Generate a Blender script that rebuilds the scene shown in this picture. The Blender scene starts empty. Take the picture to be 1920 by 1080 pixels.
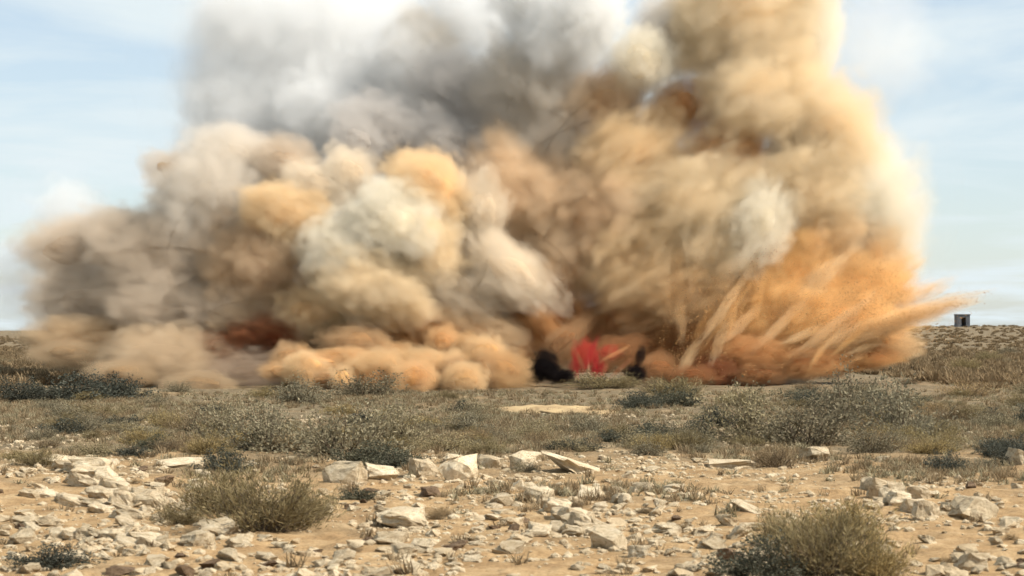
import bpy, bmesh, math, random
import numpy as np
from mathutils import Vector, Matrix

random.seed(7)
R = math.radians
scene = bpy.context.scene
C = scene.collection

# ------------------------------------------------------------------ camera
IMG_W, IMG_H, F_PX = 1920.0, 1080.0, 3583.0      # a 30 degree telephoto view
EYE = 2.0                                          # eye height above the sand
ROW_H = 619.0                                      # row of the level horizon
PITCH = math.atan((ROW_H - IMG_H / 2) / F_PX)

cam = bpy.data.cameras.new('camera')
cam.sensor_fit = 'HORIZONTAL'
cam.sensor_width = 36.0
cam.lens = 36.0 * F_PX / IMG_W
cam.dof.use_dof = True
cam.dof.focus_distance = 62.0
cam.dof.aperture_fstop = 4.0
cam.clip_start = 0.5
cam.clip_end = 20000
cam_o = bpy.data.objects.new('camera', cam)
C.objects.link(cam_o)
cam_o.location = (0, 0, EYE)
cam_o.rotation_euler = (R(90) + PITCH, 0, 0)
scene.camera = cam_o

# ------------------------------------------------------------------ light
SUN_EL, SUN_AZ = R(45), R(106)                     # azimuth clockwise from +Y
sun_dir = Vector((math.sin(SUN_AZ) * math.cos(SUN_EL), math.cos(SUN_AZ) * math.cos(SUN_EL), math.sin(SUN_EL)))
sl = bpy.data.lights.new('sun', 'SUN')
sl.energy = 5.0
sl.angle = R(0.6)
sl.color = (1.0, 0.94, 0.85)
so = bpy.data.objects.new('sun', sl)
C.objects.link(so)
so.rotation_euler = sun_dir.to_track_quat('Z', 'Y').to_euler()

world = bpy.data.worlds.new('World')
scene.world = world
world.use_nodes = True
nt = world.node_tree
nt.nodes.clear()
N = nt.nodes.new
out = N('ShaderNodeOutputWorld')
bg = N('ShaderNodeBackground')
bg.inputs['Strength'].default_value = 0.11
sky = N('ShaderNodeTexSky')
sky.sky_type = 'NISHITA'
sky.sun_disc = False
sky.sun_elevation = SUN_EL
sky.sun_rotation = SUN_AZ
sky.altitude = 200
sky.air_density = 1.0
sky.dust_density = 1.0
sky.ozone_density = 1.5
# thin cloud veil and streaky stratus, laid out on a plane above the land
geo = N('ShaderNodeTexCoord')
sep = N('ShaderNodeSeparateXYZ')
nt.links.new(geo.outputs['Generated'], sep.inputs[0])
zc = N('ShaderNodeMath'); zc.operation = 'MAXIMUM'; zc.inputs[1].default_value = 0.0
nt.links.new(sep.outputs['Z'], zc.inputs[0])
za = N('ShaderNodeMath'); za.operation = 'ADD'; za.inputs[1].default_value = 0.10
nt.links.new(zc.outputs[0], za.inputs[0])
dx = N('ShaderNodeMath'); dx.operation = 'DIVIDE'
dy = N('ShaderNodeMath'); dy.operation = 'DIVIDE'
nt.links.new(sep.outputs['X'], dx.inputs[0]); nt.links.new(za.outputs[0], dx.inputs[1])
nt.links.new(sep.outputs['Y'], dy.inputs[0]); nt.links.new(za.outputs[0], dy.inputs[1])
comb = N('ShaderNodeCombineXYZ')
nt.links.new(dx.outputs[0], comb.inputs[0]); nt.links.new(dy.outputs[0], comb.inputs[1])
cn = N('ShaderNodeTexNoise')
cn.inputs['Scale'].default_value = 1.1
cn.inputs['Detail'].default_value = 6
cn.inputs['Roughness'].default_value = 0.55
cn.inputs['Distortion'].default_value = 0.4
nt.links.new(comb.outputs[0], cn.inputs['Vector'])
cr = N('ShaderNodeValToRGB')
cr.color_ramp.elements[0].position = 0.41
cr.color_ramp.elements[0].color = (0.45, 0.45, 0.45, 1)
cr.color_ramp.elements[1].position = 0.60
cr.color_ramp.elements[1].color = (0.97, 0.97, 0.97, 1)
nt.links.new(cn.outputs['Fac'], cr.inputs[0])
mx = N('ShaderNodeMix'); mx.data_type = 'RGBA'
nt.links.new(cr.outputs[0], mx.inputs['Factor'])
nt.links.new(sky.outputs[0], mx.inputs[6])
mx.inputs[7].default_value = (5.25, 5.85, 6.05, 1)      # cloud radiance in sky units
nt.links.new(mx.outputs[2], bg.inputs['Color'])
nt.links.new(bg.outputs[0], out.inputs['Surface'])

scene.view_settings.view_transform = 'Standard'
scene.view_settings.look = 'None'
scene.view_settings.exposure = 0.48
scene.view_settings.gamma = 1.0
scene.view_settings.use_curve_mapping = False
cy = scene.cycles
cy.max_bounces = 7
cy.diffuse_bounces = 3
cy.volume_bounces = 3
cy.transparent_max_bounces = 96
cy.use_denoising = True
cy.use_adaptive_sampling = True
cy.adaptive_threshold = 0.03
cy.adaptive_min_samples = 24
cy.volume_step_rate = 2.5
cy.volume_max_steps = 256

# ------------------------------------------------------------------ helpers
def tag(o, label=None, cat=None, group=None, kind=None):
    if label: o['label'] = label
    if cat: o['category'] = cat
    if group: o['group'] = group
    if kind: o['kind'] = kind
    return o

def empty(name, loc=(0, 0, 0)):
    o = bpy.data.objects.new(name, None)
    o.empty_display_size = 0.2
    o.location = loc
    C.objects.link(o)
    return o

def mesh_obj(name, verts, faces, mat=None, parent=None, smooth=False):
    me = bpy.data.meshes.new(name)
    verts = np.asarray(verts, dtype=np.float32)
    faces = np.asarray(faces)
    me.from_pydata(verts.tolist(), [], faces.tolist())
    me.update()
    if smooth:
        me.polygons.foreach_set('use_smooth', [True] * len(me.polygons))
    o = bpy.data.objects.new(name, me)
    C.objects.link(o)
    if mat: me.materials.append(mat)
    if parent is not None: o.parent = parent
    return o

def big_mesh(name, verts, faces, mat, smooth=False):
    """verts n x 3, faces m x k, all of the same k"""
    me = bpy.data.meshes.new(name)
    v = np.ascontiguousarray(verts, dtype=np.float32)
    f = np.ascontiguousarray(faces, dtype=np.int32)
    k = f.shape[1]
    me.vertices.add(len(v)); me.vertices.foreach_set('co', v.ravel())
    me.loops.add(f.size); me.loops.foreach_set('vertex_index', f.ravel())
    me.polygons.add(len(f))
    me.polygons.foreach_set('loop_start', np.arange(0, f.size, k, dtype=np.int32))
    me.update(calc_edges=True)
    me.polygons.foreach_set('use_smooth', np.full(len(f), smooth))
    me.materials.append(mat)
    return me

def hash3(ix, iy, iz, seed):
    h = (ix.astype(np.int64) * 374761393 + iy.astype(np.int64) * 668265263 + iz.astype(np.int64) * 2147483647 + seed * 1274126177) & 0xFFFFFFFF
    h = ((h ^ (h >> 13)) * 1274126177) & 0xFFFFFFFF
    h = ((h ^ (h >> 16)) * 2246822519) & 0xFFFFFFFF
    return ((h ^ (h >> 15)) & 0xFFFFFF) / float(0xFFFFFF)

def vnoise(p, seed=0):
    p = np.asarray(p, dtype=np.float64)
    i = np.floor(p).astype(np.int64)
    f = p - i
    u = f * f * f * (f * (f * 6 - 15) + 10)
    r = 0
    for a in (0, 1):
        wx = u[..., 0] if a else 1 - u[..., 0]
        for b in (0, 1):
            wy = u[..., 1] if b else 1 - u[..., 1]
            for c in (0, 1):
                wz = u[..., 2] if c else 1 - u[..., 2]
                r = r + wx * wy * wz * hash3(i[..., 0] + a, i[..., 1] + b, i[..., 2] + c, seed)
    return r * 2 - 1

def fbm(p, oct=4, seed=0):
    s, a, t = 0, 1.0, 0
    for k in range(oct):
        s = s + a * vnoise(np.asarray(p) * (2.03 ** k) + 17.3 * k, seed + k)
        t += a; a *= 0.5
    return s / t

# ------------------------------------------------------------------ terrain
def terrain(x, y):
    x = np.asarray(x, dtype=np.float64); y = np.asarray(y, dtype=np.float64)
    d = np.hypot(x, y)
    z3 = lambda s, o=0: np.stack([x * s + o, y * s, np.zeros_like(x) + 0.5], -1)
    near = np.clip((d - 3) / 8, 0, 1)
    h = (0.055 * fbm(z3(1.6), 3, 3) + 0.035 * fbm(z3(4.5, 3), 2, 13)) * near
    h = h + 0.10 * fbm(z3(0.22, 31), 3, 5) * near
    h = h + 0.5 * fbm(z3(0.018, 7), 3, 9) * np.clip((d - 90) / 160, 0, 1)
    far = np.clip((d - 150) / 350, 0, 1); far = far * far * (3 - 2 * far)
    side = np.clip(0.5 + x / np.maximum(d, 1) * 1.9, 0, 1)
    h = h + far * (0.2 + 2.8 * side)
    return h

def th(x, y):
    return float(terrain(np.array([x]), np.array([y]))[0])

CP, SP = math.cos(PITCH), math.sin(PITCH)
def ray(px, py):
    u = (px - IMG_W / 2) / F_PX; v = -(py - IMG_H / 2) / F_PX
    return Vector((u, CP - v * SP, SP + v * CP))        # per unit depth along the lens axis
def spot(px, py):
    """the point of the land seen at a pixel of the photograph"""
    r = ray(px, py)
    t = EYE / max(-r.z, 1e-4)
    for _ in range(6):
        t = (EYE - th(r.x * t, r.y * t)) / max(-r.z, 1e-4)
    p = r * t
    return Vector((p.x, p.y, th(p.x, p.y))), t
def at(px, py, Y):
    r = ray(px, py)
    t = Y / r.y
    return Vector((r.x * t, Y, EYE + r.z * t))

# ------------------------------------------------------------------ materials
def new_mat(name):
    m = bpy.data.materials.new(name)
    m.use_nodes = True
    t = m.node_tree
    t.nodes.clear()
    return m, t

def ramp(t, fac, stops):
    r = t.nodes.new('ShaderNodeValToRGB')
    e = r.color_ramp.elements
    while len(e) < len(stops): e.new(0.5)
    for el, (p, c) in zip(e, stops):
        el.position = p; el.color = (*c, 1) if len(c) == 3 else c
    t.links.new(fac, r.inputs[0])
    return r.outputs[0]

def noise(t, scale, detail=5, rough=0.55, coord='Object', vec=None):
    n = t.nodes.new('ShaderNodeTexNoise')
    n.inputs['Scale'].default_value = scale
    n.inputs['Detail'].default_value = detail
    n.inputs['Roughness'].default_value = rough
    if vec is None:
        tc = t.nodes.new('ShaderNodeTexCoord'); vec = tc.outputs[coord]
    t.links.new(vec, n.inputs['Vector'])
    return n.outputs['Fac']

def mixc(t, fac, a, b, blend='MIX'):
    m = t.nodes.new('ShaderNodeMix'); m.data_type = 'RGBA'; m.blend_type = blend
    for sock, v in ((m.inputs['Factor'], fac), (m.inputs[6], a), (m.inputs[7], b)):
        if isinstance(v, (int, float)): sock.default_value = v
        elif isinstance(v, tuple): sock.default_value = (*v, 1)
        else: t.links.new(v, sock)
    return m.outputs[2]

def surf(t, color, rough=0.95, bump=None, bump_d=0.02, bump_s=0.6, spec=0.2):
    o = t.nodes.new('ShaderNodeOutputMaterial')
    b = t.nodes.new('ShaderNodeBsdfPrincipled')
    if isinstance(color, tuple): b.inputs['Base Color'].default_value = (*color, 1)
    else: t.links.new(color, b.inputs['Base Color'])
    b.inputs['Roughness'].default_value = rough
    b.inputs['Specular IOR Level'].default_value = spec
    if bump is not None:
        bn = t.nodes.new('ShaderNodeBump')
        bn.inputs['Distance'].default_value = bump_d
        bn.inputs['Strength'].default_value = bump_s
        t.links.new(bump, bn.inputs['Height'])
        t.links.new(bn.outputs[0], b.inputs['Normal'])
    t.links.new(b.outputs[0], o.inputs['Surface'])
    return b

def ground_material():
    m, t = new_mat('desert_ground')
    tc = t.nodes.new('ShaderNodeTexCoord')
    P = tc.outputs['Object']
    sepn = t.nodes.new('ShaderNodeSeparateXYZ'); t.links.new(P, sepn.inputs[0])
    big = noise(t, 0.35, 5, 0.6, vec=P)
    mid = noise(t, 2.2, 6, 0.62, vec=P)
    fine = noise(t, 22.0, 6, 0.7, vec=P)
    sand = ramp(t, mid, [(0.25, (0.220, 0.132, 0.062)), (0.5, (0.334, 0.220, 0.110)), (0.75, (0.458, 0.330, 0.185))])
    soil = ramp(t, mid, [(0.3, (0.114, 0.088, 0.053)), (0.55, (0.176, 0.136, 0.084)), (0.75, (0.282, 0.220, 0.132))])
    mr = t.nodes.new('ShaderNodeMapRange')
    mr.inputs['From Min'].default_value = 24; mr.inputs['From Max'].default_value = 36
    t.links.new(sepn.outputs['Y'], mr.inputs['Value'])
    ad = t.nodes.new('ShaderNodeMath'); ad.operation = 'MULTIPLY_ADD'
    ad.inputs[1].default_value = 2.4; ad.inputs[2].default_value = -1.2
    t.links.new(big, ad.inputs[0])
    ad2 = t.nodes.new('ShaderNodeMath'); ad2.operation = 'ADD'; ad2.use_clamp = True
    t.links.new(mr.outputs[0], ad2.inputs[0]); t.links.new(ad.outputs[0], ad2.inputs[1])
    col = mixc(t, ad2.outputs[0], sand, soil)
    spk = ramp(t, fine, [(0.3, (0.62, 0.58, 0.52)), (0.5, (1, 1, 1)), (0.72, (1.3, 1.28, 1.22))])
    col = mixc(t, 1.0, col, spk, 'MULTIPLY')
    surf(t, col, 0.97, fine, 0.03, 0.7, 0.1)
    return m

def rock_material(name, a, b, c):
    m, t = new_mat(name)
    oi = t.nodes.new('ShaderNodeObjectInfo')
    n = noise(t, 3.0, 7, 0.65)
    col = ramp(t, n, [(0.28, a), (0.5, b), (0.72, c)])
    v = ramp(t, oi.outputs['Random'], [(0, (0.75, 0.72, 0.68)), (1, (1.12, 1.12, 1.12))])
    col = mixc(t, 1.0, col, v, 'MULTIPLY')
    pit = ramp(t, noise(t, 9.0, 4, 0.7), [(0.34, (0.55, 0.5, 0.45)), (0.46, (1, 1, 1))])
    col = mixc(t, 0.8, col, pit, 'MULTIPLY')
    surf(t, col, 0.92, noise(t, 10, 7, 0.75), 0.05, 0.9, 0.15)
    return m

def leaf_material(name, a, b, rnd=True):
    m, t = new_mat(name)
    g = t.nodes.new('ShaderNodeNewGeometry')
    col = ramp(t, g.outputs['Random Per Island'], [(0, a), (1, b)])
    oi = t.nodes.new('ShaderNodeObjectInfo')
    v = ramp(t, oi.outputs['Random'], [(0, (0.75, 0.72, 0.7)), (0.5, (1, 1, 1)), (1, (1.25, 1.15, 0.95))])
    col = mixc(t, 1.0, col, v, 'MULTIPLY')
    o = t.nodes.new('ShaderNodeOutputMaterial')
    d = t.nodes.new('ShaderNodeBsdfDiffuse'); t.links.new(col, d.inputs[0])
    tr = t.nodes.new('ShaderNodeBsdfTranslucent'); t.links.new(col, tr.inputs[0])
    ms = t.nodes.new('ShaderNodeMixShader'); ms.inputs[0].default_value = 0.3
    t.links.new(d.outputs[0], ms.inputs[1]); t.links.new(tr.outputs[0], ms.inputs[2])
    t.links.new(ms.outputs[0], o.inputs['Surface'])
    return m

def plain_material(name, a, b, scale=4.0, rough=0.9, bump=0.01):
    m, t = new_mat(name)
    n = noise(t, scale, 5, 0.6)
    surf(t, ramp(t, n, [(0.3, a), (0.7, b)]), rough, n, bump, 0.5)
    return m

def smoke_material(name, albedo, albedo2, density, skin=0.06, nscale=1.6, soft=0.54, erode=0.92, lobe=0.17):
    """airborne dust: scattering grains that thin out towards the ragged edge of each billow"""
    m, t = new_mat(name)
    L = t.links.new
    o = t.nodes.new('ShaderNodeOutputMaterial')
    tc = t.nodes.new('ShaderNodeTexCoord')
    oi = t.nodes.new('ShaderNodeObjectInfo')
    off = t.nodes.new('ShaderNodeVectorMath'); off.operation = 'ADD'
    L(tc.outputs['Object'], off.inputs[0]); L(oi.outputs['Location'], off.inputs[1])
    n = noise(t, nscale, 2, 0.6, vec=off.outputs[0])
    # rounded heads with creases between them
    n2 = noise(t, 3.1, 1, 0.4, vec=off.outputs[0])
    c1 = t.nodes.new('ShaderNodeMath'); c1.operation = 'SUBTRACT'; c1.inputs[1].default_value = 0.5; L(n2, c1.inputs[0])
    c2 = t.nodes.new('ShaderNodeMath'); c2.operation = 'ABSOLUTE'; L(c1.outputs[0], c2.inputs[0])
    lob = t.nodes.new('ShaderNodeMath'); lob.operation = 'MULTIPLY_ADD'
    lob.inputs[1].default_value = 4.0 * lobe; lob.inputs[2].default_value = -0.42 * lobe
    L(c2.outputs[0], lob.inputs[0])
    ln = t.nodes.new('ShaderNodeVectorMath'); ln.operation = 'LENGTH'
    L(tc.outputs['Object'], ln.inputs[0])
    # inside = 1 - r + (noise - .5) * erode
    m1 = t.nodes.new('ShaderNodeMath'); m1.operation = 'MULTIPLY_ADD'
    m1.inputs[1].default_value = erode; m1.inputs[2].default_value = 1.0 - erode * 0.5
    L(n, m1.inputs[0])
    m2 = t.nodes.new('ShaderNodeMath'); m2.operation = 'SUBTRACT'
    m3 = t.nodes.new('ShaderNodeMath'); m3.operation = 'ADD'
    L(m1.outputs[0], m3.inputs[0]); L(lob.outputs[0], m3.inputs[1])
    L(m3.outputs[0], m2.inputs[0]); L(ln.outputs['Value'], m2.inputs[1])
    mr = t.nodes.new('ShaderNodeMapRange'); mr.interpolation_type = 'SMOOTHSTEP'
    mr.inputs['From Min'].default_value = 0.0; mr.inputs['From Max'].default_value = soft
    mr.inputs['To Min'].default_value = 0.0; mr.inputs['To Max'].default_value = density
    L(m2.outputs[0], mr.inputs['Value'])
    v = t.nodes.new('ShaderNodeVolumePrincipled')
    v.inputs['Anisotropy'].default_value = 0.0
    L(mr.outputs[0], v.inputs['Density'])
    L(ramp(t, n, [(0.35, albedo), (0.65, albedo2)]), v.inputs['Color'])
    L(v.outputs[0], o.inputs['Volume'])
    if skin > 0:
        tr = t.nodes.new('ShaderNodeBsdfTransparent')
        d = t.nodes.new('ShaderNodeBsdfDiffuse'); d.inputs[0].default_value = (*albedo, 1)
        ms = t.nodes.new('ShaderNodeMixShader'); ms.inputs[0].default_value = skin
        L(tr.outputs[0], ms.inputs[1]); L(d.outputs[0], ms.inputs[2])
        L(ms.outputs[0], o.inputs['Surface'])
    return m

# ------------------------------------------------------------------ the ground
def build_ground():
    fine = np.linspace(-R(24), R(24), 460)
    coarse = np.linspace(R(24), 2 * math.pi - R(24), 80)[1:-1]
    ang = np.concatenate([fine, coarse])
    rad = [0.5]
    while rad[-1] < 9000:
        r = rad[-1]
        rad.append(r + max(0.05, min(0.07, r) if r < 30 else r * r / 30 * 0.07 / 30 * 0.55) if 9 < r else r * 1.25 + 0.05)
        if r > 400: rad[-1] = r * 1.08
    rad = np.array(rad)
    A, D = np.meshgrid(ang, rad)
    X, Y = D * np.sin(A), D * np.cos(A)
    Z = terrain(X.ravel(), Y.ravel())
    V = np.stack([X.ravel(), Y.ravel(), Z], -1)
    na, nr = len(ang), len(rad)
    i, j = np.meshgrid(np.arange(nr - 1), np.arange(na), indexing='ij')
    j2 = (j + 1) % na
    Fq = np.stack([i * na + j, i * na + j2, (i + 1) * na + j2, (i + 1) * na + j], -1).reshape(-1, 4)[:, ::-1]
    print('ground', nr, na, len(Fq))
    me = big_mesh('desert_ground', V, Fq, ground_material(), True)
    o = bpy.data.objects.new('desert_ground', me)
    C.objects.link(o)
    tag(o, kind='structure')
build_ground()

# ------------------------------------------------------------------ the explosion cloud
def ico(sub):
    bm = bmesh.new()
    bmesh.ops.create_icosphere(bm, subdivisions=sub, radius=1)
    v = np.array([x.co for x in bm.verts]); f = np.array([[q.index for q in p.verts] for p in bm.faces])
    bm.free()
    return v, f
ICO = {k: ico(k) for k in (1, 2, 3, 4)}
rng = np.random.default_rng(11)

def lobes(d, k, lo, hi, amp, rg):
    c = rg.normal(size=(k, 3)); c /= np.linalg.norm(c, axis=1)[:, None]
    a = rg.uniform(lo, hi, k)
    w = rg.uniform(0.6, 1.0, k)
    q = np.sqrt(np.maximum(0, 2 - 2 * d @ c.T))          # chord length
    b = np.sqrt(np.maximum(0, 1 - (q / a) ** 2)) * w
    return amp * b.max(axis=1)

def billow_mesh(rx, ry, rz, seed, rough=1.0):
    rg = np.random.default_rng(seed)
    d, f = ICO[4]
    r = 0.74 + lobes(d, 11, 0.6, 0.95, 0.24 * rough, rg) + lobes(d, 60, 0.25, 0.42, 0.10 * rough, rg) + lobes(d, 260, 0.10, 0.2, 0.035 * rough, rg)
    r = r * (1 + 0.10 * fbm(d * 1.7 + seed, 3, seed))
    return d * r[:, None] * np.array([rx, ry, rz]), f


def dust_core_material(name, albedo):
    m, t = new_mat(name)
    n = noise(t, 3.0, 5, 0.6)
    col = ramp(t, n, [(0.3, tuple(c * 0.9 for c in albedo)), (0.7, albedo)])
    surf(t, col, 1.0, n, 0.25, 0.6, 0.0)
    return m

cloud = empty('explosion_cloud', (0, 72, th(0, 72)))
tag(cloud, 'huge orange, cream and grey cloud of smoke and dust bursting from the desert', 'explosion')
CY = 72.0
mats = {}
def smoke(col, dens, skin, **kw):
    key = (col, dens, skin, tuple(sorted(kw.items())))
    if key not in mats:
        mats[key] = smoke_material('airborne_dust', col, tuple(c * 0.94 for c in col), dens, skin, **kw)
    return mats[key]
cores = {}
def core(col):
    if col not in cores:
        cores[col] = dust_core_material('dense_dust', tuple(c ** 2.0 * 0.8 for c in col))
    return cores[col]

CREAM = (0.988, 0.918, 0.77); WHITE = (0.985, 0.982, 0.96); PEACH = (0.989, 0.825, 0.58); TAN = (0.980, 0.77, 0.495); ORANGE = (0.968, 0.65, 0.31)
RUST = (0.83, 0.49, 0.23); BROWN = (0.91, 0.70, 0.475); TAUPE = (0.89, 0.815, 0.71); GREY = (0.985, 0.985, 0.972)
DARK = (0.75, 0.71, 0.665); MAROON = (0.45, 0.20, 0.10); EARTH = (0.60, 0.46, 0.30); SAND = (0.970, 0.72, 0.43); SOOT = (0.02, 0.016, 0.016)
DUN = (0.86, 0.66, 0.43); CLOD = (0.85, 0.59, 0.325); UMBER = (0.80, 0.68, 0.54); SOFT = (0.94, 0.83, 0.67)
# name, px, py, rx, rz in photograph pixels, depth metres (+ = farther), dust albedo, density per metre
BILLOWS = [
    # thin grey smoke drifting off behind, upper left
    ('smoke_billow', 530, 110, 190, 210, 9, GREY, 0.30), ('smoke_billow', 480, 270, 150, 130, 7, GREY, 0.34),
    ('smoke_billow', 660, 50, 150, 140, 10, GREY, 0.34), ('smoke_billow', 130, 400, 80, 70, 6, GREY, 0.30),
    ('smoke_billow', 60, 520, 110, 90, 8, GREY, 0.16), ('smoke_billow', 1650, 90, 120, 140, 8, GREY, 0.08),
    ('smoke_billow', 600, 220, 110, 90, 5, GREY, 0.5),
    # white top
    ('smoke_billow', 1070, 40, 120, 100, 0.5, WHITE, 1.0), ('smoke_billow', 1000, 10, 120, 80, 2, WHITE, 0.8),
    ('smoke_billow', 880, 20, 110, 80, 6, GREY, 0.5), ('smoke_billow', 1205, 115, 75, 75, 0, CREAM, 0.9), ('smoke_billow', 790, 90, 90, 90, 6, TAUPE, 0.5),
    # grey heart
    ('smoke_billow', 880, 190, 130, 95, 3, DARK, 0.65), ('smoke_billow', 395, 190, 60, 70, 7, GREY, 0.3), ('smoke_billow', 430, 40, 80, 60, 8, GREY, 0.25), ('smoke_billow', 730, 260, 120, 80, 2, DARK, 0.8),
    ('smoke_billow', 1010, 220, 160, 130, 2.5, TAUPE, 0.9), ('smoke_billow', 970, 390, 140, 130, 1, BROWN, 1.2),
    ('smoke_billow', 860, 290, 110, 70, 1.0, DARK, 0.8), ('smoke_billow', 670, 265, 60, 50, 0.5, DARK, 1.0),
    ('smoke_billow', 1120, 210, 110, 90, 1.5, BROWN, 0.9),
    # right column
    ('dust_billow', 1410, 20, 160, 130, 1, PEACH, 1.0), ('dust_billow', 1280, 60, 100, 90, 3, TAUPE, 0.8),
    ('dust_billow', 1420, 180, 140, 105, 0, PEACH, 1.1), ('dust_billow', 1510, 80, 70, 120, 1.5, CREAM, 0.8),
    ('dust_billow', 1550, 260, 120, 110, 1, PEACH, 0.9), ('dust_billow', 1275, 205, 75, 60, 0.9, (0.87, 0.58, 0.33), 1.3),
    ('dust_billow', 1610, 390, 110, 150, 2, CREAM, 0.7), ('dust_billow', 1355, 290, 95, 70, 0.4, RUST, 1.5),
    ('dust_billow', 1500, 350, 120, 110, 0.5, PEACH, 1.1), ('dust_billow', 1660, 470, 80, 90, 3, CREAM, 0.35),
    # orange tan middle
    ('dust_billow', 1180, 300, 130, 90, 0, TAN, 1.2), ('dust_billow', 1280, 380, 150, 95, -0.5, PEACH, 1.2),
    ('dust_billow', 1110, 410, 140, 110, 0, BROWN, 1.3), ('dust_billow', 1180, 480, 130, 95, -0.6, TAN, 1.1),
    ('dust_billow', 1410, 430, 75, 110, -1.2, CREAM, 1.1), ('dust_billow', 1280, 540, 150, 90, -0.5, SAND, 1.2),
    ('dust_billow', 1330, 470, 110, 90, -0.8, PEACH, 1.1), ('dust_billow', 1060, 510, 110, 80, -0.3, BROWN, 1.2),
    ('dust_billow', 1460, 530, 120, 120, 0.2, ORANGE, 1.3), ('dust_billow', 1580, 550, 120, 90, 0.8, ORANGE, 1.2),
    ('dust_billow', 1620, 480, 90, 90, 1.5, SAND, 0.8), ('dust_billow', 1520, 450, 90, 90, 0.5, SAND, 1.0),
    # cream heads, left of the middle
    ('dust_billow', 740, 420, 90, 85, -3, CREAM, 2.2), ('dust_billow', 640, 470, 90, 80, -2.8, CREAM, 1.8),
    ('dust_billow', 690, 530, 120, 85, -3, PEACH, 1.8), ('dust_billow', 590, 590, 80, 60, -2.6, TAN, 1.6), ('dust_billow', 740, 585, 90, 50, -2.4, TAN, 1.6),
    ('dust_billow', 800, 350, 85, 75, -2, TAN, 1.8), ('dust_billow', 540, 400, 90, 65, -2, TAN, 1.6), ('dust_billow', 590, 350, 70, 55, -1.4, SOFT, 1.5),
    ('dust_billow', 650, 330, 60, 60, -1, SOFT, 1.5), ('dust_billow', 960, 510, 110, 60, -2, SOFT, 1.3),
    ('dust_billow', 905, 390, 55, 80, -1.5, SOFT, 1.2), ('dust_billow', 840, 540, 110, 75, -1.5, SOFT, 1.2),
    ('dust_billow', 800, 470, 80, 80, -2.6, PEACH, 1.6), ('dust_billow', 540, 310, 80, 55, 0, UMBER, 1.2),
    # brown left flank
    ('dust_billow', 400, 380, 120, 105, 0, TAUPE, 1.2), ('dust_billow', 490, 500, 110, 110, -1, BROWN, 1.4),
    ('dust_billow', 300, 490, 130, 100, 0, UMBER, 1.2), ('dust_billow', 120, 470, 95, 65, 2, UMBER, 0.8),
    ('dust_billow', 350, 580, 160, 80, -0.5, UMBER, 1.3), ('dust_billow', 170, 570, 130, 70, 1, UMBER, 0.9),
    ('dust_billow', 320, 320, 60, 45, 1, UMBER, 0.8), ('dust_billow', 440, 300, 100, 70, 1, TAUPE, 1.0),
    ('dust_billow', 220, 440, 90, 60, 1.5, UMBER, 0.8), ('dust_billow', 470, 600, 110, 60, -1.2, DUN, 1.4),
    # foot of the cloud, lower albedo carries the shade on dome and base
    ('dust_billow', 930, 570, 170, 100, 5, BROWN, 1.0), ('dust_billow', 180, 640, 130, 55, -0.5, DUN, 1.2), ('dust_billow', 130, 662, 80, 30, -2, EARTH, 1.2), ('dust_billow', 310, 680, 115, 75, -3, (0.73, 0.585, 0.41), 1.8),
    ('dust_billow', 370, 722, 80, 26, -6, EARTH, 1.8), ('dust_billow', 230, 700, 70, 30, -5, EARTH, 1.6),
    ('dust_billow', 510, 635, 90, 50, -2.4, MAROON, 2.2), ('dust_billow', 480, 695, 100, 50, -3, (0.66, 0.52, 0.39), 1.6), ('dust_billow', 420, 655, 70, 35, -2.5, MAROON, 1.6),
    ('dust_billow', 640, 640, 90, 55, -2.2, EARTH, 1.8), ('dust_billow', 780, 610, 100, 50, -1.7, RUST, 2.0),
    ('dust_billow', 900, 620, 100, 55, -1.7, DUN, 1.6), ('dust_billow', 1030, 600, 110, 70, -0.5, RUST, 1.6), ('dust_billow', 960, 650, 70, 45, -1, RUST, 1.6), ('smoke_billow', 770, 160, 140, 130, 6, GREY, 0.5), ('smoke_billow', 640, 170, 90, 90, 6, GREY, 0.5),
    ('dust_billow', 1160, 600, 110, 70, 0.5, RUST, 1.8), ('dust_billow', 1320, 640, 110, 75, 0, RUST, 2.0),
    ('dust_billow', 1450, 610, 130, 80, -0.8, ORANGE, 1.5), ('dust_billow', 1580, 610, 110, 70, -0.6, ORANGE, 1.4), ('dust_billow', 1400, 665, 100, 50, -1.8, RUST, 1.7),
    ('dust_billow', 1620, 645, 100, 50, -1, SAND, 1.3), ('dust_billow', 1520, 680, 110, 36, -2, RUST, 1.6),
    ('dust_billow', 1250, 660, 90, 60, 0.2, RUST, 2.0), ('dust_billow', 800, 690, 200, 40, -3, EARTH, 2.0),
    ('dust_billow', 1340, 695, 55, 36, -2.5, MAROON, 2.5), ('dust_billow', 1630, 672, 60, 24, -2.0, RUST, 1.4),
]
rc = random.Random(12)
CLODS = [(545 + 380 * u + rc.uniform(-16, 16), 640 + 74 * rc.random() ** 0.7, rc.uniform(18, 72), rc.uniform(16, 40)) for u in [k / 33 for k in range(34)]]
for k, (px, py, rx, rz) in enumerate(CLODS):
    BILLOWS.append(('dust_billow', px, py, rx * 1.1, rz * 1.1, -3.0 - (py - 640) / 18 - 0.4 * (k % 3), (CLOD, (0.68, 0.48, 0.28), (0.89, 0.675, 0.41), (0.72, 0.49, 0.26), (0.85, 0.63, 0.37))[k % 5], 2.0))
SHELL, SHELL_F = ICO[3]
shell_meshes = {}
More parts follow.
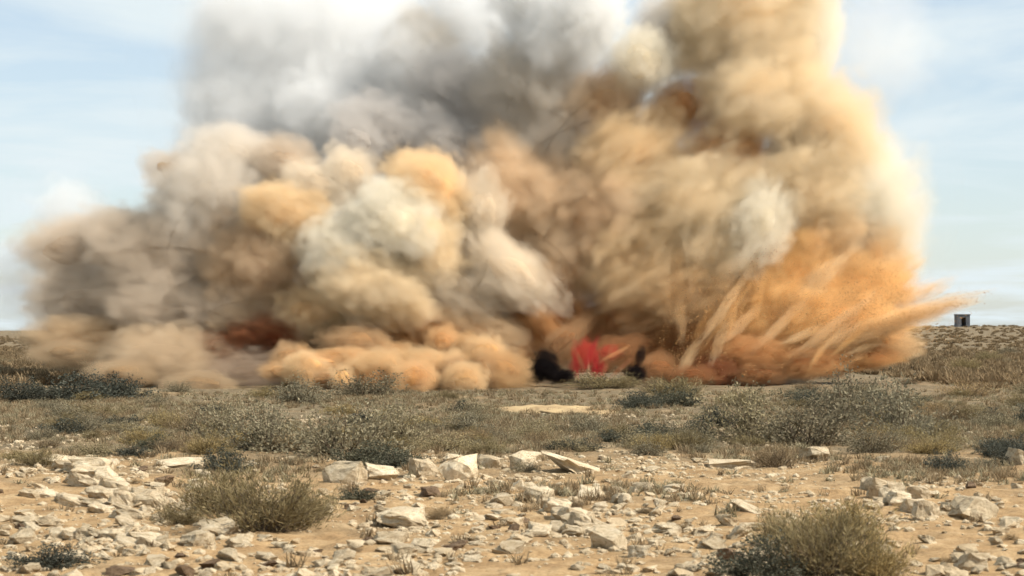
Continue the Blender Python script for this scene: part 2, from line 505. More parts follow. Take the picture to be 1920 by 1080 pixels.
def add_billow(name, px, py, rx, rz, dep, col, dens, parent, k, has_core=None):
    Y = CY + dep
    s = Y / F_PX * 1.15
    p = at(px, py, Y)
    if has_core is None: has_core = dens >= 0.75
    mat = smoke(col, dens * 1.9, 0.0 if has_core else 0.004)
    if id(mat) not in shell_meshes:
        shell_meshes[id(mat)] = big_mesh('dust_veil', SHELL * 1.34, SHELL_F, mat, True)
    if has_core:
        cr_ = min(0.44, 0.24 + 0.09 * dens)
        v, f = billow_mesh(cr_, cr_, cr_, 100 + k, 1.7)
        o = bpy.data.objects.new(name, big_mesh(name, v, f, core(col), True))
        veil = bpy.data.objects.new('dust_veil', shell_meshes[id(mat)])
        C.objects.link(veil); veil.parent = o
    else:
        o = bpy.data.objects.new(name, shell_meshes[id(mat)])
    C.objects.link(o)
    o.parent = parent
    o.location = p - parent.location
    o.scale = (rx * s, 0.5 * (rx + rz) * s, rz * s)
    th_ = math.atan2(720 - py, px - 1030)                 # swept away from the seat of the blast
    stretch = 1.0 if rx < 60 else random.uniform(0.95, 1.12)
    lean = th_ if rx >= rz else th_ - math.pi / 2
    lean = (lean + math.pi / 2) % math.pi - math.pi / 2
    o.scale = (rx * s * stretch, 0.5 * (rx + rz) * s, rz * s / stretch ** 0.5)
    o.rotation_euler = (0, -lean * (0.55 if rx >= 60 else 0.2), 0)
    return o
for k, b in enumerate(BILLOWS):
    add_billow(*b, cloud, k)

# jets of earth thrown out to the right, each a long soft streak of dust
def add_jet(x0, y0, x1, y1, w, dep0, dep1, col, dens, parent, k, name='dust_jet'):
    a = at(x0, y0, CY + dep0); b = at(x1, y1, CY + dep1)
    mat = smoke(col, dens, 0.004, erode=0.95, soft=0.5, nscale=2.4)
    if id(mat) not in shell_meshes:
        shell_meshes[id(mat)] = big_mesh('dust_jet', SHELL * 1.34, SHELL_F, mat, True)
    o = bpy.data.objects.new(name, shell_meshes[id(mat)])
    C.objects.link(o); o.parent = parent
    d = b - a
    o.location = (a + b) / 2 - parent.location
    ws = w * CY / F_PX
    o.scale = (d.length * 0.56, ws, ws)
    o.rotation_euler = d.to_track_quat('X', 'Z').to_euler()
    return o
JETS = [(1530, 650, 1852, 548, 24, -3, -2, SAND), (1600, 615, 1800, 566, 18, -3, -2, ORANGE), (1520, 640, 1785, 525, 30, 0, 1, SAND), (1500, 640, 1730, 480, 36, 0, 2, ORANGE),
        (1400, 660, 1650, 430, 34, -0.5, 2, SAND), (1440, 660, 1750, 600, 30, -1.5, 0, ORANGE), (1480, 670, 1715, 600, 24, -3, -2, SAND), (1420, 640, 1590, 470, 26, -2, -1, TAN)]
rj = random.Random(4)
STREAKS = []
for k in range(120):
    x0 = rj.uniform(1230, 1600); u = (x0 - 1230) / 370
    ang = R(rj.uniform(6, 48) + (1 - u) * rj.uniform(5, 50))
    ln = rj.uniform(60, 240) * (0.7 + 0.5 * u)
    y0 = rj.uniform(580, 712)
    STREAKS.append((x0, y0, x0 + ln * math.cos(ang), y0 - ln * math.sin(ang), rj.uniform(6, 13), -3.0 + rj.uniform(-1, 0.8), -2.0, SAND))
for k in range(26):
    u = (k + rj.random()) / 26
    x0 = 1265 + 330 * u
    ang = R(78 - 58 * u + rj.uniform(-26, 26))
    ln = rj.uniform(80, 200)
    y0 = rj.uniform(640, 705)
    JETS.append((x0, y0, x0 + ln * math.cos(ang), y0 - ln * math.sin(ang), rj.uniform(7, 15), -2.8 + rj.uniform(-1, 0.8), -2.0, ((0.975, 0.75, 0.46), SAND, ORANGE, SAND, ORANGE)[k % 5]))
for k, (x0, y0, x1, y1, w, d0, d1, col) in enumerate(JETS):
    add_jet(x0, y0, x1, y1, w, d0, d1, col, 2.8 if k < 8 else 3.2, cloud, k)

# grit and small clods flung along the streaks: far too many to count
gr = np.random.default_rng(31)
gv, gf = ICO[1][0] * 0.5, ICO[1][1]
GV, GF, go = [], [], 0
for (x0, y0, x1, y1, w, d0, d1, col) in STREAKS + JETS[:2] * 2:
    a = at(x0, y0, CY + d0 - 0.4); b = at(x1, y1, CY + d1 - 0.6)
    n = int((b - a).length * 34)
    t = gr.uniform(0, 1.04, n) ** 0.8
    c = np.array(a)[None] + np.outer(t, np.array(b - a)) + gr.normal(size=(n, 3)) * (0.03 + 0.10 * t[:, None]) * (w / 9.0) ** 0.5
    sz = 0.012 * 3.2 ** (gr.uniform(size=n) ** 2.5)
    for p_, s_ in zip(c, sz):
        if p_[2] < 0 or (p_[0] > 740 / F_PX * 69 and p_[2] > EYE + 75 / F_PX * 69): continue
        GV.append(gv[:12] * s_ * np.array([gr.uniform(0.7, 1.8), 1, gr.uniform(0.6, 1.3)]) + p_); GF.append(gf + go); go += len(gv)
GRIT = plain_material('flung_earth', (0.30, 0.14, 0.05), (0.62, 0.36, 0.15), 1.3, 1.0)
grit = bpy.data.objects.new('flung_grit', big_mesh('flung_grit', np.concatenate(GV), np.concatenate(GF), GRIT))
print('grit', len(GV))
C.objects.link(grit)
tag(grit, kind='stuff')

# the dark red fireball showing at the foot of the cloud, between sooty smoke
fire = empty('fireball', (spot(1100, 712)[0]))
tag(fire, 'dark red burst of flame between two black smoke puffs at the foot of the cloud', 'fire')
RED = (0.50, 0.045, 0.05)
for k, (px, py, rx, rz, dep, col, dens) in enumerate([
        (994, 704, 24, 13, -5.4, SOOT, 5), (1022, 692, 28, 18, -5.3, SOOT, 4), (1054, 706, 24, 13, -5.4, SOOT, 4), (1026, 670, 22, 16, -5.2, SOOT, 2), (1192, 700, 18, 14, -5.2, SOOT, 4), (1200, 668, 9, 20, -5.0, SOOT, 2)]):
    o = add_billow('soot_puff', px, py, rx * 1.15, rz * 1.15, dep, col, dens * 1.2, fire, 300 + k, has_core=k < 3)
    o['label'] = 'black sooty smoke'
for k, (x0, y0, x1, y1, w, col) in enumerate([(1082, 712, 1078, 645, 7, RED), (1090, 705, 1122, 628, 8, RED), (1114, 718, 1118, 655, 8, RED), (1128, 712, 1150, 640, 6, MAROON), (1100, 700, 1068, 640, 6, MAROON), (1122, 680, 1185, 646, 5, RUST), (1104, 716, 1103, 660, 3, TAN), (1140, 712, 1190, 668, 6, MAROON)]):
    add_jet(x0, y0, x1, y1, w, -5.6, -5.2, col, 4.5, fire, 40 + k, 'flame_tongue')
for k, b_ in enumerate([('dust_billow', 1155, 660, 60, 36, -2.2, (0.50, 0.27, 0.13), 1.2), ('dust_billow', 1240, 690, 50, 30, -2.6, (0.62, 0.36, 0.18), 1.4), ('dust_billow', 1055, 640, 60, 30, -2.4, (0.62, 0.40, 0.22), 1.0), ('dust_billow', 1420, 702, 60, 24, -2.8, (0.52, 0.29, 0.14), 1.6), ('dust_billow', 1300, 704, 50, 22, -3.2, (0.48, 0.25, 0.12), 1.6)]):
    add_billow(*b_, cloud, 340 + k)


for k, (px, py, rx, rz, dens) in enumerate([(1096, 664, 26, 30, 1.3), (1122, 690, 18, 22, 1.2), (1078, 690, 16, 18, 1.0), (1142, 660, 26, 16, 0.8)]):
    add_billow('flame', px, py, rx, rz, -4.5, (0.62, 0.10, 0.07) if k != 1 else RED, dens, fire, 350 + k, has_core=False)

# ------------------------------------------------------------------ telling alike things apart
ORD = ['nearest', 'second', 'third', 'fourth', 'fifth', 'sixth', 'seventh', 'eighth', 'ninth', 'tenth', 'eleventh', 'twelfth', 'thirteenth', 'fourteenth', 'fifteenth', 'sixteenth', 'seventeenth', 'eighteenth', 'nineteenth', 'twentieth']
MARKS = [(190, 915, 'the cream ledge'), (1050, 965, 'the stepping ledge'), (1675, 955, 'the whitish outcrop'), (190, 1020, 'the long grey slabs'),
         (665, 905, 'the block over the dark hollow'), (755, 990, 'the bright flat topped stone'), (1838, 970, 'the large rounded boulder'),
         (1137, 1025, 'the squarish pale block'), (862, 895, 'the tallest block of the row'), (1070, 885, 'the long tilted slab'), (1530, 858, 'the pinkish slanted stone'),
         (470, 980, 'the big twiggy shrub'), (1580, 1060, 'the lower right olive shrub'), (80, 1065, 'the dark corner bush'), (1775, 885, 'the dark round bush'),
         (415, 885, 'the dark green bush'), (600, 840, 'the broad grey green shrub'), (1510, 820, 'the wide pale green shrub'), (1700, 820, 'the right grey green shrub'),
         (120, 745, 'the bluish dark bush'), (1030, 770, 'the bare sand bank'), (1804, 605, 'the skyline hut'), (1030, 700, 'the black smoke puffs'), (680, 735, 'the bush before the clods')]
def single_out(items):
    '''items: (object, px, py, what it is): a label by the landmark it lies nearest to, and its turn counted outward'''
    sets = {}
    for o, px, py, what in items:
        d, mx_, my_, nm = min((math.hypot((px - a) / 1.6, (py - b) * 1.5), a, b, n_) for a, b, n_ in MARKS)
        if abs(px - mx_) > 2.0 * abs(py - my_): rel = 'left of' if px < mx_ else 'right of'
        else: rel = 'in front of' if py > my_ else 'behind'
        sets.setdefault((what, rel, nm), []).append((d, o))
    for (what, rel, nm), v in sets.items():
        v.sort(key=lambda q: q[0])
        for i, (d, o) in enumerate(v):
            o['label'] = f'{what}, {ORD[min(i, 19)]} {rel} {nm}' + (' counted outward' if i else '')

# ------------------------------------------------------------------ rocks
LIME = rock_material('limestone', (0.44, 0.335, 0.20), (0.64, 0.52, 0.35), (0.78, 0.685, 0.50))
GREYLIME = rock_material('grey_limestone', (0.40, 0.305, 0.185), (0.58, 0.47, 0.315), (0.72, 0.625, 0.455))
BROWNROCK = rock_material('brown_rock', (0.11, 0.07, 0.04), (0.19, 0.125, 0.075), (0.30, 0.21, 0.13))

def rock_mesh(seed, n=16, flat=0.55, mat=LIME, cut=0.75):
    """a broken block: the hull of scattered points, bevelled and chipped; unit width, base near z = 0"""
    rg = np.random.default_rng(seed)
    p = rg.normal(size=(n, 3)); p /= np.linalg.norm(p, axis=1)[:, None]
    p = np.clip(p, -cut, cut) * rg.uniform(0.85, 1.0, (n, 1))
    bm = bmesh.new()
    for q in p: bm.verts.new(q)
    r = bmesh.ops.convex_hull(bm, input=bm.verts)
    bmesh.ops.delete(bm, geom=[x for x in r['geom_interior'] if isinstance(x, bmesh.types.BMVert)], context='VERTS')
    bmesh.ops.subdivide_edges(bm, edges=bm.edges[:], cuts=2, use_grid_fill=True)
    bmesh.ops.triangulate(bm, faces=bm.faces[:])
    co = np.array([v.co for v in bm.verts])
    d = 0.20 * fbm(co * 1.8 + seed, 2, seed) + 0.13 * fbm(co * 5.0 + seed, 3, seed + 7)
    ledge = 0.06 * np.round(3.5 * fbm(co * np.array([1.2, 1.2, 4.0]) + seed, 2, seed + 3))
    for v, e, l in zip(bm.verts, d, ledge):
        v.co *= 1 + e
        v.co.x *= 1 + l; v.co.y *= 1 + l
    lo = np.array([v.co for v in bm.verts]).min(0); hi = np.array([v.co for v in bm.verts]).max(0)
    for v in bm.verts:
        v.co.x = (v.co.x - (lo[0] + hi[0]) / 2) / (hi[0] - lo[0])
        v.co.y = (v.co.y - (lo[1] + hi[1]) / 2) / (hi[1] - lo[1])
        v.co.z = (v.co.z - lo[2]) / (hi[2] - lo[2])
    me = bpy.data.meshes.new('rock')
    bm.to_mesh(me); bm.free()
    me.materials.append(mat)
    return me
ROCKS = [rock_mesh(40 + k, 12 + k % 7, mat=(LIME, LIME, GREYLIME)[k % 3]) for k in range(15)]
BROWNS = [rock_mesh(80 + k, 12 + k, mat=BROWNROCK) for k in range(3)]
SLABS = [rock_mesh(90 + k, 22, mat=LIME, cut=0.6) for k in range(5)]

def put_rock(me, px, py, w, h, name='rock', deep=None, rot=None, tilt=0.0, parent=None):
    p, t = spot(px, py)
    s = t / F_PX
    W, H = w * s, h * s
    D = deep * s if deep else W * random.uniform(0.7, 1.0)
    o = bpy.data.objects.new(name, me)
    C.objects.link(o)
    p.z -= 0.34 * H
    p.y += D * 0.4
    if parent is not None:
        o.parent = parent; p = p - parent.location
    o.location = p
    o.scale = (W, D, H * 1.4)
    o.rotation_euler = (random.uniform(-0.1, 0.1), tilt, random.uniform(-0.35, 0.35) if rot is None else rot)
    return o

def outcrop(label, stones, base):
    root = empty('rock_outcrop', spot(*base)[0])
    tag(root, label, 'rock outcrop')
    for k, (px, py, w, h, tilt) in enumerate(stones):
        put_rock(SLABS[k % 5], px, py, w, h, 'slab', tilt=tilt, parent=root, deep=w * 0.8)
def run(x0, y0, x1, y1, n, w, h, seed, wob=12):
    r_ = random.Random(seed)
    return [(x0 + (x1 - x0) * k / (n - 1) + r_.uniform(-wob, wob), y0 + (y1 - y0) * k / (n - 1) + r_.uniform(-wob, wob) * 0.5,
             w * r_.uniform(0.6, 1.25), h * r_.uniform(0.6, 1.2), r_.uniform(0.0, 0.35)) for k in range(n)]
outcrop('cream limestone ledge running down to the left side of the big twiggy shrub',
        run(110, 872, 275, 950, 11, 66, 26, 1, 10) + run(120, 900, 250, 965, 8, 62, 22, 2, 16) + run(60, 935, 250, 968, 8, 56, 16, 3, 12), (200, 940))
outcrop('broken ledge of pale slabs stepping down to the right, mid sand', run(995, 925, 1100, 1000, 9, 50, 22, 4, 8) + run(1010, 1005, 1090, 1012, 4, 50, 20, 5, 8), (1050, 980))
outcrop('whitish outcrop of jagged blocks just above the olive shrub at the lower right', run(1625, 915, 1730, 975, 8, 46, 28, 6, 14) + run(1640, 960, 1730, 940, 6, 42, 28, 7, 12), (1675, 960))
outcrop('long flat grey slabs lying end to end below the cream ledge', run(110, 1005, 285, 1025, 8, 66, 18, 8, 6), (190, 1020))
BIG = [
    (645, 905, 95, 44, 'pale block with a dark hollow beneath it, right of the big twiggy shrub', LIME),
    (710, 900, 60, 30, 'small cream block touching the right side of the block over the dark hollow', LIME),
    (755, 990, 95, 36, 'bright flat topped stone casting a long dark shadow on open sand', LIME),
    (730, 1024, 70, 26, 'flat whitish stone lying just in front of the bright flat topped stone', LIME),
    (405, 1004, 75, 36, 'grey green rounded stone half under the front of the big twiggy shrub', GREYLIME),
    (368, 1024, 64, 30, 'white wedge of stone in front of the big twiggy shrub', LIME),
    (1838, 976, 92, 46, 'large rounded grey boulder with a white right side on the far right sand', GREYLIME),
    (1137, 1032, 78, 48, 'squarish pale block below the stepping ledge', LIME),
    (862, 902, 74, 52, 'tallest block in the row of stones at the edge of the scrub, brown in front', LIME),
    (790, 893, 56, 42, 'blocky stone at the left end of the row at the edge of the scrub', GREYLIME),
    (918, 882, 52, 32, 'cream stone right of the tallest block in the row at the scrub edge', LIME),
    (985, 880, 60, 34, 'white stone between the row of blocks and the long tilted slab', LIME),
    (1070, 888, 130, 26, 'long thin slab tilting down to the right at the edge of the scrub', LIME),
    (1375, 876, 90, 20, 'low white stone under the wide green shrub on the right', LIME),
    (1530, 862, 56, 28, 'pinkish slanted stone with a black shadow under the wide green shrub', LIME),
    (1908, 872, 46, 34, 'pale block at the right border beside a dark bush', LIME),
    (960, 1040, 50, 28, 'yellowish lump of stone on open sand near the squarish block', LIME),
    (1200, 1045, 46, 24, 'cream stone just right of the squarish block', LIME),
    (330, 870, 90, 18, 'thin pale slab in front of the scrub between cream ledge and dark green bush', LIME),
    (1400, 960, 60, 24, 'tilted light stone left of the olive shrub at the lower right', LIME),
    (1340, 1030, 50, 24, 'pale stone by the dark left end of the olive shrub', LIME),
]
taken = []
for k, (px, py, w, h, label, mt) in enumerate(BIG):
    me = rock_mesh(200 + k, 14 + k % 6, mat=mt)
    o = put_rock(me, px, py, w * 1.05, h * 0.85, tilt=0.3 if w > 120 else random.uniform(-0.1, 0.15))
    tag(o, label, 'rock', 'limestone rocks on the desert floor')
    taken.append((px, py, w))

rg = np.random.default_rng(5)
def stone_field(n, r0, r1, wmin, wmax, keep):
    """scattered pixels turned into places on the land, denser where the sand is stony"""
    got = []
    while len(got) < n:
        px = rg.uniform(-40, 1960); py = r0 + (r1 - r0) * rg.uniform() ** 0.85
        dn = 0.5 + 0.9 * float(vnoise(np.array([px / 170.0, py / 45.0, 3.0]), 21))
        if rg.uniform() > dn: continue
        if any(abs(px - a) < w * 0.6 and abs(py - b) < 16 for a, b, w in keep): continue
        w = wmin * (wmax / wmin) ** (rg.uniform() ** 1.9) * (0.65 + 0.5 * (py - r0) / (r1 - r0))
        got.append((px, py, w))
    return got
stones = stone_field(279, 858, 1085, 19, 62, taken)
named = []
for k, (px, py, w) in enumerate(stones):
    brown = k % 7 == 3
    me = BROWNS[k % 3] if brown else ROCKS[k % 15]
    hr = random.uniform(0.2, 0.48)
    o = put_rock(me, px, py, w, w * hr, rot=random.uniform(0, 6.3), tilt=random.uniform(-0.2, 0.3))
    what = ('dark brown ' if brown else 'greyish ' if k % 15 % 3 == 2 else 'cream ') + ('flat stone' if hr < 0.34 else 'stone')
    tag(o, what, 'rock', 'small loose stones on the sand')
    named.append((o, px, py, what))
single_out(named)

RUBBLE_SHAPES = [rock_mesh(400 + k, 12, mat=LIME) for k in range(8)]
def merged(name, mesh_list, places, mat, kind='stuff'):
    """many small real pieces joined into one sheet of ground cover"""
    Vs, Fs, off = [], [], 0
    for (P, sx, sy, sz, rz, k) in places:
        v, f = mesh_list[k % len(mesh_list)]
        c, s_ = math.cos(rz), math.sin(rz)
        q = v * np.array([sx, sy, sz])
        q = np.stack([q[:, 0] * c - q[:, 1] * s_, q[:, 0] * s_ + q[:, 1] * c, q[:, 2]], -1) + np.array(P)
        Vs.append(q); Fs.append(f + off); off += len(v)
    o = bpy.data.objects.new(name, big_mesh(name, np.concatenate(Vs), np.concatenate(Fs), mat))
    C.objects.link(o)
    return tag(o, kind=kind)

def scatter(n, d0, d1, spread, power=1.0, dens=None):
    """points on the land inside the wedge in view, n kept"""
    out_ = []
    while sum(map(len, out_)) < n:
        t = rg.uniform(size=4 * n)
        d = d0 * (d1 / d0) ** (t ** power)
        a = rg.uniform(-spread, spread, 4 * n)
        x, y = d * np.sin(a), d * np.cos(a)
        if dens is not None:
            m = rg.uniform(size=4 * n) < dens(x, y)
            x, y = x[m], y[m]
        out_.append(np.stack([x, y, terrain(x, y)], -1))
    return np.concatenate(out_)[:n]

pv, pf = ICO[1]
PEB = []
for k in range(6):
    q = pv * (1 + 0.25 * fbm(pv * 1.5 + k * 9, 2, k)[:, None]) * 0.5
    PEB.append((q, pf))
stony = lambda x, y: np.clip(0.35 + 1.2 * vnoise(np.stack([x * 0.9, y * 0.45, x * 0], -1), 77), 0.03, 1)
pts = scatter(9000, 12.5, 46, R(17.5), 0.8, stony)
merged('pebbles', PEB, [(p + np.array([0, 0, 0.004]), s, s * rg.uniform(0.6, 1), s * rg.uniform(0.35, 0.7), rg.uniform(0, 6.3), k) for k, p in enumerate(pts) for s in [0.032 * (5.0 ** (rg.uniform() ** 1.9))]], LIME)

RUB = []
for me in RUBBLE_SHAPES:
    RUB.append((np.array([v.co[:] for v in me.vertices]) - np.array([0, 0, 0.3]), np.array([p.vertices[:] for p in me.polygons])))
RUB = [(v, f) for v, f in RUB]
fld = np.array(stone_field(600, 848, 1090, 6, 12, []))
rx_ = (fld[:, 0] - IMG_W / 2) / F_PX; rv_ = -(fld[:, 1] - IMG_H / 2) / F_PX
tt = EYE / -(SP + rv_ * CP)
for _ in range(6): tt = (EYE - terrain(rx_ * tt, (CP - rv_ * SP) * tt)) / -(SP + rv_ * CP)
pts = np.stack([rx_ * tt, (CP - rv_ * SP) * tt, terrain(rx_ * tt, (CP - rv_ * SP) * tt)], -1)
merged('rubble', RUB, [(np.array(p), s, s * rg.uniform(0.6, 1), s * rg.uniform(0.3, 0.6), rg.uniform(0, 6.3), k) for k, p in enumerate(pts) for s in [0.07 * (4.0 ** (rg.uniform() ** 1.6))]], LIME)

# ------------------------------------------------------------------ scrub
OLIVE = leaf_material('olive_leaves', (0.171, 0.135, 0.068), (0.360, 0.293, 0.158))
SAGE = leaf_material('grey_green_leaves', (0.162, 0.140, 0.090), (0.333, 0.293, 0.194))
DRY = leaf_material('dry_twigs', (0.180, 0.131, 0.077), (0.378, 0.288, 0.171))
DARKG = leaf_material('dark_leaves', (0.054, 0.059, 0.045), (0.126, 0.126, 0.099))
BARK = plain_material('bark', (0.06, 0.045, 0.03), (0.14, 0.105, 0.07), 20)

def shrub_parts(seed, n_stem, n_leaf, ll, lw, upright):
    """unit bush, 1 wide and about 0.5 tall: (stem verts, faces), (leaf verts, faces)"""
    rg = np.random.default_rng(seed)
    SV, SF, LV, LF = [], [], [], []
    nodes = []
    for i in range(n_stem):
        az = rg.uniform(0, 2 * math.pi); el = math.acos(1 - rg.uniform() * (0.98 if not upright else 0.8))
        el = min(el, 1.5)
        ln = 0.5 * rg.uniform(0.6, 1.08) * (1 + 0.25 * float(vnoise(np.array([math.cos(az) * 1.4 + seed, math.sin(az) * 1.4, el * 1.5]), 4)))
        a = np.array([0.08 * rg.normal(), 0.08 * rg.normal(), -0.02])
        d = np.array([math.sin(el) * math.cos(az), math.sin(el) * math.sin(az), math.cos(el)])
        prev = None
        for j in range(5):
            t = j / 4
            c = a + d * ln * t + np.array([0, 0, 0.07 * t * t]) + rg.normal(size=3) * 0.015 * t
            if t > 0.3: nodes.append((c, d))
            r = 0.008 * (1 - 0.75 * t)
            ring = [c + r * np.array([math.cos(q), math.sin(q), 0.3 * math.sin(q)]) for q in (0, 2.1, 4.2)]
            b = len(SV); SV.extend(ring)
            if prev is not None:
                for q in range(3): SF.append((prev + q, prev + (q + 1) % 3, b + (q + 1) % 3, b + q))
            prev = b
    nodes_c = np.array([n_[0] for n_ in nodes]); nodes_d = np.array([n_[1] for n_ in nodes])
    idx = rg.integers(0, len(nodes), n_leaf)
    c = nodes_c[idx] + rg.normal(size=(n_leaf, 3)) * 0.04
    c[:, 2] = np.abs(c[:, 2])
    ax = nodes_d[idx] * (0.9 if upright else 0.5) + rg.normal(size=(n_leaf, 3)) * 0.6 + np.array([0, 0, 0.5 if upright else 0.15])
    ax /= np.linalg.norm(ax, axis=1)[:, None]
    sd = np.cross(ax, rg.normal(size=(n_leaf, 3))); sd /= np.linalg.norm(sd, axis=1)[:, None]
    l = ll * rg.uniform(0.6, 1.3, (n_leaf, 1)); w = lw * rg.uniform(0.7, 1.3, (n_leaf, 1))
    LV = np.stack([c - sd * w * 0.3, c + ax * l * 0.5 - sd * w, c + ax * l, c + ax * l * 0.5 + sd * w], 1).reshape(-1, 3)
    LF = np.arange(n_leaf * 4).reshape(-1, 4)
    return (np.array(SV), np.array(SF)), (LV, LF)

KINDS = {}
def bush_kind(key, seed, n_stem, n_leaf, ll, lw, upright, leaf):
    (sv, sf), (lv, lf) = shrub_parts(seed, n_stem, n_leaf, ll, lw, upright)
    KINDS[key] = (big_mesh('stems', sv, sf, BARK), big_mesh('foliage', lv, lf, leaf))
for q in range(3):
    bush_kind(('olive', q), 10 + q, 110, 4200, 0.075, 0.0045, True, OLIVE)
    bush_kind(('sage', q), 20 + q, 70, 3000, 0.040, 0.009, False, SAGE)
    bush_kind(('dry', q), 30 + q, 120, 3000, 0.07, 0.0035, True, DRY)
    bush_kind(('dark', q), 50 + q, 60, 3400, 0.045, 0.013, False, DARKG)
nb = 0
def bush(kind, px, py, w, h, label, group=None, deep=0.8, Y=None):
    global nb
    p, t = spot(px, py)
    s = t / F_PX
    root = empty('desert_shrub', p + Vector((0, 0.35 * w * s * deep, 0)))
    root.location.z = th(root.location.x, root.location.y) - 0.01
    root.rotation_euler = (0, 0, 0)
    tag(root, label, 'shrub', group)
    st, fo = KINDS[(kind, nb % 3)]; nb += 1
    rz = random.choice((0, math.pi / 2, math.pi, -math.pi / 2)) + random.uniform(-0.2, 0.2)
    for nm, me in (('stems', st), ('foliage', fo)):
        o = bpy.data.objects.new(nm, me)
        C.objects.link(o)
        o.parent = root
        o.rotation_euler = (0, 0, rz)
    root.scale = (w * s * 0.95, w * s * deep, h * s * 1.75)
    return root
def clump(kind, label, pieces):
    """one broad shrub made of several stools grown together"""
    global nb
    x0, y0 = pieces[0][:2]
    base = spot(x0, y0)[0]
    root = empty('desert_shrub', base)
    tag(root, label, 'shrub', 'large desert shrubs')
    for (px, py, w, h) in pieces:
        p, t = spot(px, py); s = t / F_PX
        st, fo = KINDS[(kind, nb % 3)]; nb += 1
        for nm, me in (('stems', st), ('foliage', fo)):
            o = bpy.data.objects.new(nm, me); C.objects.link(o); o.parent = root
            q = p + Vector((0, 0.3 * w * s, 0)); q.z = th(q.x, q.y) - 0.01
            o.location = q - base
            o.scale = (w * s, w * s * 0.85, h * s * 1.75)
            o.rotation_euler = (0, 0, (0, math.pi / 2)[nb % 2] if abs(w - h) < 30 else 0)
clump('olive', 'big olive brown twiggy shrub right of the cream ledge, its shadow on the sand', [(490, 1000, 250, 118), (400, 970, 170, 90), (560, 990, 150, 80), (330, 985, 110, 40)])
clump('olive', 'big olive shrub cut by the lower border at the right, dark at its left end', [(1560, 1090, 260, 135), (1650, 1095, 170, 95), (1480, 1030, 140, 70), (1590, 1020, 190, 80)])
clump('dark', 'very dark bush added as shade at the left foot of the lower right olive shrub', [(1420, 1085, 180, 80)])  # dark leaves stand in for the shaded end of the olive shrub
clump('sage', 'broad grey green shrub behind the big twiggy shrub, with dark gaps', [(500, 850, 200, 100), (640, 860, 230, 110), (740, 840, 160, 90), (420, 830, 160, 80)])
clump('dark', 'dark green bush at the left foot of the broad grey green shrub', [(415, 890, 90, 52)])
clump('dark', 'flat dark bush under the right end of the broad grey green shrub', [(690, 872, 150, 44)])
clump('sage', 'wide pale green shrub on the right in front of the orange dust', [(1420, 830, 200, 110), (1520, 840, 220, 100), (1600, 800, 180, 100)])
clump('sage', 'grey green shrub right beside the wide pale green shrub', [(1700, 830, 200, 120), (1640, 850, 120, 60)])
clump('dark', 'low dark bush with bluish stems in front of the brown dust at the far left', [(120, 752, 170, 52), (30, 755, 110, 46), (210, 750, 110, 52)])
clump('dark', 'dark bush in the bottom left corner', [(80, 1068, 150, 46)])
clump('dark', 'small dark round bush on the sand at the right, left of the pale border block', [(1775, 888, 74, 44)])
clump('sage', 'grey green bush right in front of the sand coloured dust clods', [(680, 745, 150, 50), (560, 760, 140, 46)])
clump('dark', 'dark bush at the right border above the pale block', [(1912, 850, 70, 40)])
clump('dark', 'dark brown flat bush added as shade beside the pale block right of the twiggy shrub', [(670, 940, 90, 26)])  # dark shape added in place of the shade under the pale block
clump('dry', 'dry brown bush on the skyline side of the scrub at the far right', [(1820, 745, 120, 30)])
clump('olive', 'olive bush below the black smoke puffs', [(1140, 730, 150, 30), (1270, 748, 130, 44)])

# bushes of the scrub belt, alike but for their place
belt = []
while len(belt) < 210:
    px = rg.uniform(-60, 1980); py = 660 + 225 * rg.uniform() ** 0.9
    if py < 729 and 60 < px < 1700: continue
    if 900 < px < 1160 and 735 < py < 785: continue
    if py > 850 and rg.uniform() > 0.25: continue
    if rg.uniform() > 0.55 + 0.8 * float(vnoise(np.array([px / 190.0, py / 40.0, 0.3]), 8)): continue
    belt.append((px, py))
named = []
for k, (px, py) in enumerate(sorted(belt, key=lambda q: q[1])):
    kind = ('sage', 'olive', 'dry', 'sage', 'olive', 'dark')[int(rg.integers(0, 6))]
    w = rg.uniform(45, 120) * (0.45 + 0.75 * (py - 640) / 240); h = w * rg.uniform(0.22, 0.4)
    what = {'sage': 'low grey green bush', 'olive': 'low olive bush', 'dry': 'low dry brown bush', 'dark': 'low dark bush'}[kind]
    what = ('low ' if h < 0.31 * w else 'rounded ') + what.replace('low ', '')
    o = bush(kind, px, py, w, h, what, 'bushes of the scrub belt')
    named.append((o, px, py, what))
for k in range(16):
    px = rg.uniform(0, 1920); py = rg.uniform(900, 1060)
    w = rg.uniform(24, 60)
    o = bush('dry', px, py, w, w * 0.4, 'small dry tuft', 'small dry bushes on the sand')
    named.append((o, px, py, 'small dry tuft on sand'))
single_out(named)

# grass and far scrub, past counting
def tuft(seed, n, spread, hgt, wid):
    rg = np.random.default_rng(seed)
    V = []
    for i in range(n):
        a = rg.uniform(0, 6.3); b = np.array([rg.normal() * spread * 0.3, rg.normal() * spread * 0.3, -0.02])
        tip = b + np.array([math.cos(a) * spread * rg.uniform(0.2, 1), math.sin(a) * spread * rg.uniform(0.2, 1), hgt * rg.uniform(0.5, 1)])
        s_ = np.array([-math.sin(a), math.cos(a), 0]) * wid
        V += [b - s_, b + s_, tip]
    return np.array(V), np.arange(3 * n).reshape(-1, 3)
TUFT = [tuft(k, 22, 0.6, 0.75, 0.045) for k in range(5)]
belt_d = lambda x, y: np.where((y > 62) & (np.abs(x) < 15.5), 0.0, 1.0) * np.clip((y - 26) / 10 + 0.8 * vnoise(np.stack([x * 0.5, y * 0.22, x * 0], -1), 50), 0.02, 1) * np.clip(0.6 + 0.9 * vnoise(np.stack([x * 0.23, y * 0.11, x * 0 + 4], -1), 51), 0.05, 1)
pts = scatter(9000, 14, 75, R(17.5), 0.75, belt_d)
